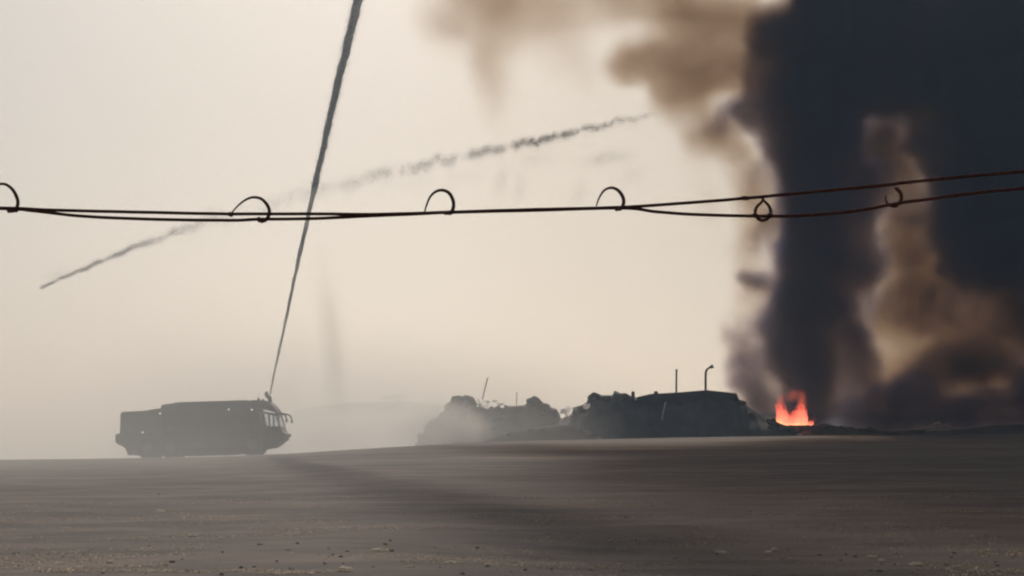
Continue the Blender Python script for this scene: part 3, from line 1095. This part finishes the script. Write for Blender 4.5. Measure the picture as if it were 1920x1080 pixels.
# ------------------------------------------------------------------ flames
def flame_mat():
    m = bpy.data.materials.new('flame')
    m.use_nodes = True
    n, l = m.node_tree.nodes, m.node_tree.links
    n.clear()
    o = n.new('ShaderNodeOutputMaterial')
    tc = n.new('ShaderNodeTexCoord')
    sp = n.new('ShaderNodeSeparateXYZ')
    l.new(tc.outputs['Generated'], sp.inputs[0])
    nz_ = n.new('ShaderNodeTexNoise')
    nz_.inputs['Scale'].default_value = 2.2
    nz_.inputs['Detail'].default_value = 4
    l.new(tc.outputs['Object'], nz_.inputs['Vector'])
    ad = n.new('ShaderNodeMath')
    ad.operation = 'MULTIPLY_ADD'
    ad.inputs[1].default_value = 0.7
    l.new(nz_.outputs['Fac'], ad.inputs[0])
    l.new(sp.outputs[2], ad.inputs[2])
    r = n.new('ShaderNodeValToRGB')
    e = r.color_ramp.elements
    e[0].position, e[0].color = 0.28, (1.0, 0.52, 0.24, 1)
    e[1].position, e[1].color = 1.3, (0.55, 0.03, 0.02, 1)
    x = e.new(0.48)
    x.color = (0.95, 0.20, 0.11, 1)
    x = e.new(0.95)
    x.color = (0.80, 0.10, 0.07, 1)
    l.new(ad.outputs[0], r.inputs['Fac'])
    em = n.new('ShaderNodeEmission')
    em.inputs['Strength'].default_value = 2.5
    l.new(r.outputs['Color'], em.inputs['Color'])
    tr = n.new('ShaderNodeBsdfTransparent')
    mr = n.new('ShaderNodeMapRange')
    mr.inputs['From Min'].default_value, mr.inputs['From Max'].default_value = 0.45, 1.05
    mr.inputs['To Min'].default_value, mr.inputs['To Max'].default_value = 0.42, 1.0
    l.new(ad.outputs[0], mr.inputs['Value'])
    mx = n.new('ShaderNodeMixShader')
    l.new(mr.outputs[0], mx.inputs[0])
    l.new(em.outputs[0], mx.inputs[1])
    l.new(tr.outputs[0], mx.inputs[2])
    l.new(mx.outputs[0], o.inputs['Surface'])
    return m


M['flame'] = flame_mat()
FY = 185.0
fire = empty('fire', P(1488, 795, FY))
tag(fire, 'red and orange flames burning at the foot of the black smoke', 'fire')
f0 = P(1488, 795, FY)
kf = FY / FPX
for u, w_, top, yo, sd_ in ((1463, 6, 733, 0.3, 1), (1469, 7, 744, -0.2, 2), (1476, 7, 756, 0.8, 3), (1484, 8, 766, 0.5, 4), (1492, 7, 752, 0.8, 5), (1499, 7, 744, 0.1, 12), (1505, 6, 731, 0.4, 6), (1510, 5, 748, 0.0, 7),
                            (1472, 7, 777, -0.5, 8), (1482, 7, 780, -0.6, 10), (1496, 9, 775, -0.5, 9), (1507, 6, 770, -0.4, 13), (1521, 5, 784, 0.3, 11)):
    H = (797 - top) * kf
    V, F = [], []
    ns, ng = 14, 10
    for i in range(ns + 1):
        t = i / ns
        prof = (0.8 + 0.7 * math.sin(3.0 * t)) * (1 - t) ** 0.6 if t < 1 else 0
        r0 = w_ * kf * max(prof, 0.02)
        cx = 0.30 * w_ * kf * (mnoise.noise((t * 2.6, sd_ * 3.1, 0)) * 4.5 * t)
        for k in range(ng):
            th = 2 * math.pi * k / ng
            rr = r0 * (1 + 0.6 * mnoise.noise((math.cos(th) * 1.2, math.sin(th) * 1.2 + sd_, t * 3)))
            V.append((cx + rr * math.cos(th), rr * math.sin(th), t * H))
    for i in range(ns):
        for k in range(ng):
            F.append((i * ng + k, i * ng + (k + 1) % ng, (i + 1) * ng + (k + 1) % ng, (i + 1) * ng + k))
    o = link('flame_tongue', pymesh('flame_tongue', V, F), M['flame'], fire, sm=True)
    o.location = P(u, 797, FY) - f0 + Vector((0, yo, 0))


# ------------------------------------------------------------------ smoke and spray mist (voxel fields)
def vol_mat(name, col, absorb, dens, aniso=0.0):
    m = bpy.data.materials.new(name)
    m.use_nodes = True
    n, l = m.node_tree.nodes, m.node_tree.links
    n.clear()
    o = n.new('ShaderNodeOutputMaterial')
    v = n.new('ShaderNodeVolumePrincipled')
    v.inputs['Color'].default_value = (*col, 1)
    v.inputs['Absorption Color'].default_value = (*absorb, 1)
    v.inputs['Density'].default_value = dens
    v.inputs['Anisotropy'].default_value = aniso
    l.new(v.outputs[0], o.inputs['Volume'])
    return m


def volume(name, mn, mx, vox, blobs, m, warp=((0.09, 2.2, 3), (0.24, 1.5, 3), (0.6, 0.5, 2)), er=(0.17, 0.40, 0.5, 0.22), lohi=(0.16, 0.9)):
    """blobs: (centre, radii, weight). Field = sum of soft ellipsoids at a warped position, eaten into by noise."""
    ng = bpy.data.node_groups.new(name, 'GeometryNodeTree')
    ng.interface.new_socket('Geometry', in_out='INPUT', socket_type='NodeSocketGeometry')
    ng.interface.new_socket('Geometry', in_out='OUTPUT', socket_type='NodeSocketGeometry')
    n, l = ng.nodes, ng.links
    out = n.new('NodeGroupOutput')

    def vm(op, a, b=None):
        x = n.new('ShaderNodeVectorMath')
        x.operation = op
        for i, q_ in enumerate((a, b)):
            if q_ is None:
                continue
            if isinstance(q_, (tuple, Vector)):
                x.inputs[i].default_value = tuple(q_)
            else:
                l.new(q_, x.inputs[i])
        return x.outputs['Value'] if op == 'LENGTH' else x.outputs[0]

    def ma(op, a, b=0.0, c=0.0):
        x = n.new('ShaderNodeMath')
        x.operation = op
        for i, q_ in enumerate((a, b, c)):
            if isinstance(q_, (int, float)):
                x.inputs[i].default_value = q_
            else:
                l.new(q_, x.inputs[i])
        return x.outputs[0]

    def mr(f, a, b, c, d, kind='SMOOTHSTEP'):
        x = n.new('ShaderNodeMapRange')
        x.interpolation_type = kind
        l.new(f, x.inputs['Value'])
        for i, q_ in zip(('From Min', 'From Max', 'To Min', 'To Max'), (a, b, c, d)):
            x.inputs[i].default_value = q_
        return x.outputs[0]

    pos = n.new('GeometryNodeInputPosition').outputs[0]
    p = pos
    for sc, amp, det in warp:
        t = n.new('ShaderNodeTexNoise')
        t.inputs['Scale'].default_value = sc
        t.inputs['Detail'].default_value = det
        l.new(p, t.inputs['Vector'])
        p = vm('ADD', p, vm('MULTIPLY', vm('SUBTRACT', t.outputs['Color'], (0.5, 0.5, 0.5)), (2 * amp, 2 * amp, 2 * amp)))
    tot = None
    for c, r, wgt in blobs:
        d = vm('LENGTH', vm('MULTIPLY', vm('SUBTRACT', p, tuple(c)), (1 / r[0], 1 / r[1], 1 / r[2])))
        f = mr(d, 0.0, 1.0, wgt, 0.0)
        tot = f if tot is None else ma('ADD', tot, f)
    t = n.new('ShaderNodeTexNoise')
    t.inputs['Scale'].default_value = er[0]
    t.inputs['Detail'].default_value = 5
    l.new(pos, t.inputs['Vector'])
    tot = ma('MINIMUM', tot, 1.3)
    tot = ma('ADD', tot, ma('MULTIPLY', ma('SUBTRACT', t.outputs['Fac'], 0.5), er[1] * 2))
    if len(er) > 2:
        t = n.new('ShaderNodeTexNoise')
        t.inputs['Scale'].default_value = er[2]
        t.inputs['Detail'].default_value = 3
        l.new(p, t.inputs['Vector'])
        tot = ma('ADD', tot, ma('MULTIPLY', ma('SUBTRACT', t.outputs['Fac'], 0.5), er[3] * 2))
    den = mr(tot, lohi[0], lohi[1], 0.0, 1.0)
    vc = n.new('GeometryNodeVolumeCube')
    l.new(den, vc.inputs['Density'])
    vc.inputs['Min'].default_value = tuple(mn)
    vc.inputs['Max'].default_value = tuple(mx)
    for i, ax in enumerate('XYZ'):
        vc.inputs['Resolution ' + ax].default_value = max(4, int(round((mx[i] - mn[i]) / vox)))
    sm_ = n.new('GeometryNodeSetMaterial')
    sm_.inputs['Material'].default_value = m
    l.new(vc.outputs[0], sm_.inputs[0])
    l.new(sm_.outputs[0], out.inputs[0])
    vd = bpy.data.volumes.new(name)
    vd.materials.append(m)
    o = bpy.data.objects.new(name, vd)
    COL.objects.link(o)
    md = o.modifiers.new('field', 'NODES')
    md.node_group = ng
    return o


VOX = 0.45


def B(u, v, y, ru, rv, wgt, ry=None):
    k = y / FPX
    return (P(u, v, y), (ru * k, (ry if ry else (ru + rv) / 2) * k, rv * k), wgt)


SY = 196
dark = [
    # main column, from the fire upward
    B(1515, 770, SY, 75, 110, 1.0), B(1505, 690, SY, 100, 130, 1.0), B(1520, 610, SY, 110, 140, 1.1), B(1530, 510, SY, 115, 150, 1.15), B(1535, 410, SY, 120, 150, 1.15),
    B(1530, 310, SY, 140, 150, 1.2), B(1530, 210, SY, 165, 150, 1.25), B(1570, 110, SY, 185, 160, 1.35), B(1610, 10, SY, 205, 170, 1.4), B(1630, -110, SY, 220, 180, 1.4),
    B(1650, -240, SY, 240, 190, 1.4), B(1700, -400, SY, 280, 220, 1.4), B(1760, -600, SY, 320, 250, 1.4), B(1610, 620, SY, 70, 150, 0.55), B(1620, 500, SY, 75, 110, 0.9), B(1625, 390, SY, 80, 120, 0.9),
    B(1595, 690, SY, 70, 90, 0.8),
    # billows on the left side
    B(1425, 512, SY - 2, 75, 48, 0.75), B(1450, 575, SY - 2, 60, 70, 0.6), B(1405, 215, SY - 1, 95, 60, 0.85), B(1440, 60, SY - 2, 85, 90, 0.85), B(1425, 140, SY - 2, 75, 90, 0.6), B(1335, 140, SY - 3, 60, 55, 0.42), B(1290, 85, SY - 3, 65, 45, 0.42),
    B(1215, 130, SY - 3, 70, 32, 0.42), B(1275, 185, SY - 3, 70, 42, 0.45), B(1345, 250, SY - 3, 70, 50, 0.45), B(1410, 320, SY - 2, 60, 60, 0.4), B(1440, 430, SY - 2, 50, 70, 0.45),
    # grey smoke left of the flames
    B(1405, 650, SY - 2, 90, 120, 0.50), B(1400, 730, SY - 2, 90, 85, 0.52), B(1440, 770, SY - 3, 70, 70, 0.50),
    # second column at the right, upper part
    B(1860, 420, SY + 4, 160, 200, 1.05), B(1960, 300, SY + 4, 220, 220, 1.2), B(1830, 250, SY + 3, 150, 170, 1.15), B(1790, 120, SY + 2, 200, 160, 1.35), B(1900, 60, SY + 3, 220, 200, 1.4),
    B(1900, -120, SY + 3, 260, 220, 1.4), B(2060, 150, SY + 4, 240, 240, 1.4), B(2060, -100, SY + 4, 280, 260, 1.4), B(1980, -350, SY + 4, 320, 280, 1.4), B(2200, 350, SY + 5, 240, 300, 1.2),
    B(1680, 160, SY, 110, 100, 0.9), B(1950, 480, SY + 4, 140, 140, 0.8), B(1780, 400, SY + 3, 95, 150, 0.8), B(1760, 270, SY + 3, 90, 110, 0.85), B(1810, 520, SY + 3, 95, 90, 0.5),
    # thin dark smoke filling the space between the columns
    B(1650, 260, SY + 8, 120, 120, 0.70, 130), B(1680, 380, SY + 8, 120, 150, 0.38, 130), B(1690, 540, SY + 8, 130, 130, 0.42, 130), B(1840, 610, SY + 8, 170, 120, 0.54, 130), B(1990, 600, SY + 8, 160, 130, 0.6, 130), B(1770, 690, SY + 6, 150, 80, 0.55, 120), B(1930, 700, SY + 6, 150, 80, 0.55, 120),
    # low smoke along the ground at the right
    B(1620, 765, SY + 2, 120, 90, 0.9), B(1730, 770, SY + 2, 140, 95, 1.0), B(1840, 780, SY + 2, 140, 80, 0.85), B(1960, 770, SY + 3, 150, 100, 0.85), B(2150, 700, SY + 3, 200, 150, 0.8),
]
brown = [
    # swirl to the left of the column
    B(1310, 40, SY - 3, 130, 95, 1.1), B(1240, 115, SY - 3, 130, 75, 1.3), B(1180, 125, SY - 3, 75, 50, 0.9), B(1285, 190, SY - 3, 105, 75, 1.2), B(1340, 255, SY - 3, 105, 80, 1.2), B(1310, 140, SY - 3, 110, 90, 1.0),
    B(1405, 315, SY - 2, 85, 85, 0.9), B(1430, 390, SY - 2, 80, 90, 1.0), B(1345, 130, SY - 2, 90, 90, 1.0), B(1405, 140, SY - 2, 80, 100, 1.0), B(1395, 40, SY - 2, 100, 100, 1.0), B(1300, 310, SY - 3, 90, 80, 0.42), B(1415, 460, SY - 3, 75, 80, 0.75),
    B(1410, 545, SY - 3, 85, 85, 0.75), B(1395, 640, SY - 3, 75, 110, 0.6), B(1330, 400, SY - 3, 80, 90, 0.40),
    # faint veils at the top
    B(900, 40, SY - 6, 120, 170, 0.70), B(930, 170, SY - 6, 80, 140, 0.50), B(810, 50, SY - 6, 100, 130, 0.52), B(1010, 40, SY - 5, 140, 130, 0.58), B(1130, 20, SY - 4, 150, 110, 0.55), B(1240, -30, SY - 4, 170, 120, 0.8),
    B(950, -120, SY - 6, 260, 180, 0.9), B(1300, -150, SY - 4, 250, 170, 0.9), B(1080, 130, SY - 5, 130, 90, 0.42),
    # lit thin smoke between and below the two columns
    B(1650, 270, SY + 6, 120, 140, 0.9), B(1690, 390, SY + 6, 110, 150, 0.9), B(1700, 500, SY + 6, 120, 140, 0.95), B(1660, 610, SY + 6, 130, 120, 0.95), B(1780, 640, SY + 6, 140, 120, 1.0), B(1880, 610, SY + 6, 140, 120, 0.95),
    B(1760, 540, SY + 6, 110, 110, 0.95), B(2000, 580, SY + 6, 160, 150, 1.0), B(1850, 700, SY + 5, 190, 90, 1.0), B(2150, 560, SY + 6, 170, 170, 1.0), B(1680, 720, SY + 5, 130, 90, 1.0), B(1860, 520, SY + 7, 140, 110, 1.0),
]
M['smoke_dark'] = vol_mat('black_smoke', (0.075, 0.19, 0.60), (0.12, 0.055, 0.05), 1.0)
M['smoke_brown'] = vol_mat('brown_smoke', (0.075, 0.085, 0.105), (0.29, 0.15, 0.05), 0.50, 0.2)
mist = [
    (Vector((-19, 114, 0)), (26, 50, 16), 0.78), (Vector((-34, 112, 4)), (32, 60, 20), 0.9), (Vector((-8, 150, 1)), (24, 34, 12), 0.9), (Vector((1, 160, 1)), (16, 28, 10), 0.6), (Vector((-17, 74, -1)), (19, 42, 7), 1.1),
    (Vector((-24, 300, 4)), (75, 170, 26), 1.3),
]
M['mist'] = vol_mat('water_mist', (0.96, 0.96, 0.96), (0.9, 0.9, 0.9), 0.0118, 0.35)
a, b = P(1290, 815, SY), P(2350, -700, SY)
o = volume('smoke_column', (a.x, SY - 17, 1.0), (b.x, SY + 22, b.z), VOX, dark, M['smoke_dark'])
tag(o, 'huge black smoke column rising from the fire', 'smoke', kind='stuff')
a, b = P(720, 800, SY), P(2300, -330, SY)
o = volume('smoke_veil', (a.x, SY - 14, 2.0), (b.x, SY + 18, b.z), 0.65, brown, M['smoke_brown'], er=(0.15, 0.22), lohi=(0.14, 1.3))
tag(o, 'thin brown smoke drifting around the black column', 'smoke', kind='stuff')
o = volume('mist', (-80, 36, -1.0), (36, 470, 28), 2.0, mist, M['mist'], warp=((0.04, 5, 2),), er=(0.06, 0.22), lohi=(0.1, 1.0))
tag(o, 'pale water mist drifting around the fire truck', 'mist', kind='stuff')

# added unseen smoke high above the frame, shaped to shade the right field
over = [(Vector((24, 220, 76)), (38, 36, 22), 1.3), (Vector((14, 200, 78)), (30, 38, 19), 1.3), (Vector((9, 181, 80)), (26, 29, 18), 1.4)]
M['smoke_added'] = vol_mat('added_shade_smoke', (0.05, 0.06, 0.08), (0.09, 0.035, 0.015), 0.15)
o = volume('shade_smoke', (-18, 124, 46), (84, 252, 104), 2.2, over, M['smoke_added'], warp=((0.04, 6, 2),), er=(0.06, 0.3))
tag(o, 'unseen smoke added above the frame to shade the right of the field', 'smoke', kind='stuff')

# even haze in the air
bm = bmesh.new()
box(bm, -420, 420, -60, 700, -6, 135)
m = vol_mat('haze', (0.52, 0.72, 1.0), (0.98, 0.98, 0.98), 0.00105, 0.3)
tag(bmobj('haze', bm, m), 'pale haze in the air', 'haze', kind='stuff')

# burning gas around the flame tongues
def fire_gas_mat():
    m = bpy.data.materials.new('burning_gas')
    m.use_nodes = True
    n, l = m.node_tree.nodes, m.node_tree.links
    n.clear()
    o_ = n.new('ShaderNodeOutputMaterial')
    v_ = n.new('ShaderNodeVolumePrincipled')
    v_.inputs['Color'].default_value = (0.1, 0.05, 0.05, 1)
    v_.inputs['Density'].default_value = 0.35
    at = n.new('ShaderNodeAttribute')
    at.attribute_name = 'density'
    mu = n.new('ShaderNodeMath')
    mu.operation = 'MULTIPLY'
    mu.inputs[1].default_value = 0.40
    l.new(at.outputs['Fac'], mu.inputs[0])
    l.new(mu.outputs[0], v_.inputs['Emission Strength'])
    v_.inputs['Emission Color'].default_value = (1.0, 0.17, 0.10, 1)
    l.new(v_.outputs[0], o_.inputs['Volume'])
    return m


gas = [B(1465, 764, FY + 0.3, 13, 44, 0.9), B(1505, 762, FY + 0.3, 13, 44, 0.9), B(1486, 784, FY + 0.3, 30, 18, 1.0), B(1486, 742, FY + 0.8, 30, 26, 0.55), B(1525, 786, FY + 0.3, 18, 12, 0.55)]
a, b = P(1430, 800, FY), P(1560, 705, FY)
o = volume('flame_glow', (a.x, FY - 3, a.z), (b.x, FY + 4, b.z), 0.2, gas, fire_gas_mat(), warp=((0.5, 0.35, 2), (1.3, 0.15, 2)), er=(0.9, 0.22))
tag(o, 'red burning gas around the flames', 'fire', kind='stuff')

# dust drifting low between the truck and the rubble
dust = [(Vector((-7.6, 169, 5.2)), (6.0, 6, 4.0), 1.3), (Vector((-15, 165, 4.4)), (10, 8, 3.2), 0.9), (Vector((-4.4, 169.5, 4.2)), (4.2, 5, 2.3), 0.8)]
M['dust'] = vol_mat('drifting_dust', (0.95, 0.93, 0.90), (0.9, 0.9, 0.9), 0.2, 0.35)
o = volume('dust', (-28, 154, 1.0), (2, 175, 11), 0.7, dust, M['dust'], warp=((0.15, 2, 2),), er=(0.2, 0.3), lohi=(0.1, 1.1))
tag(o, 'pale dust drifting in front of the grey rubble heap', 'dust', kind='stuff')
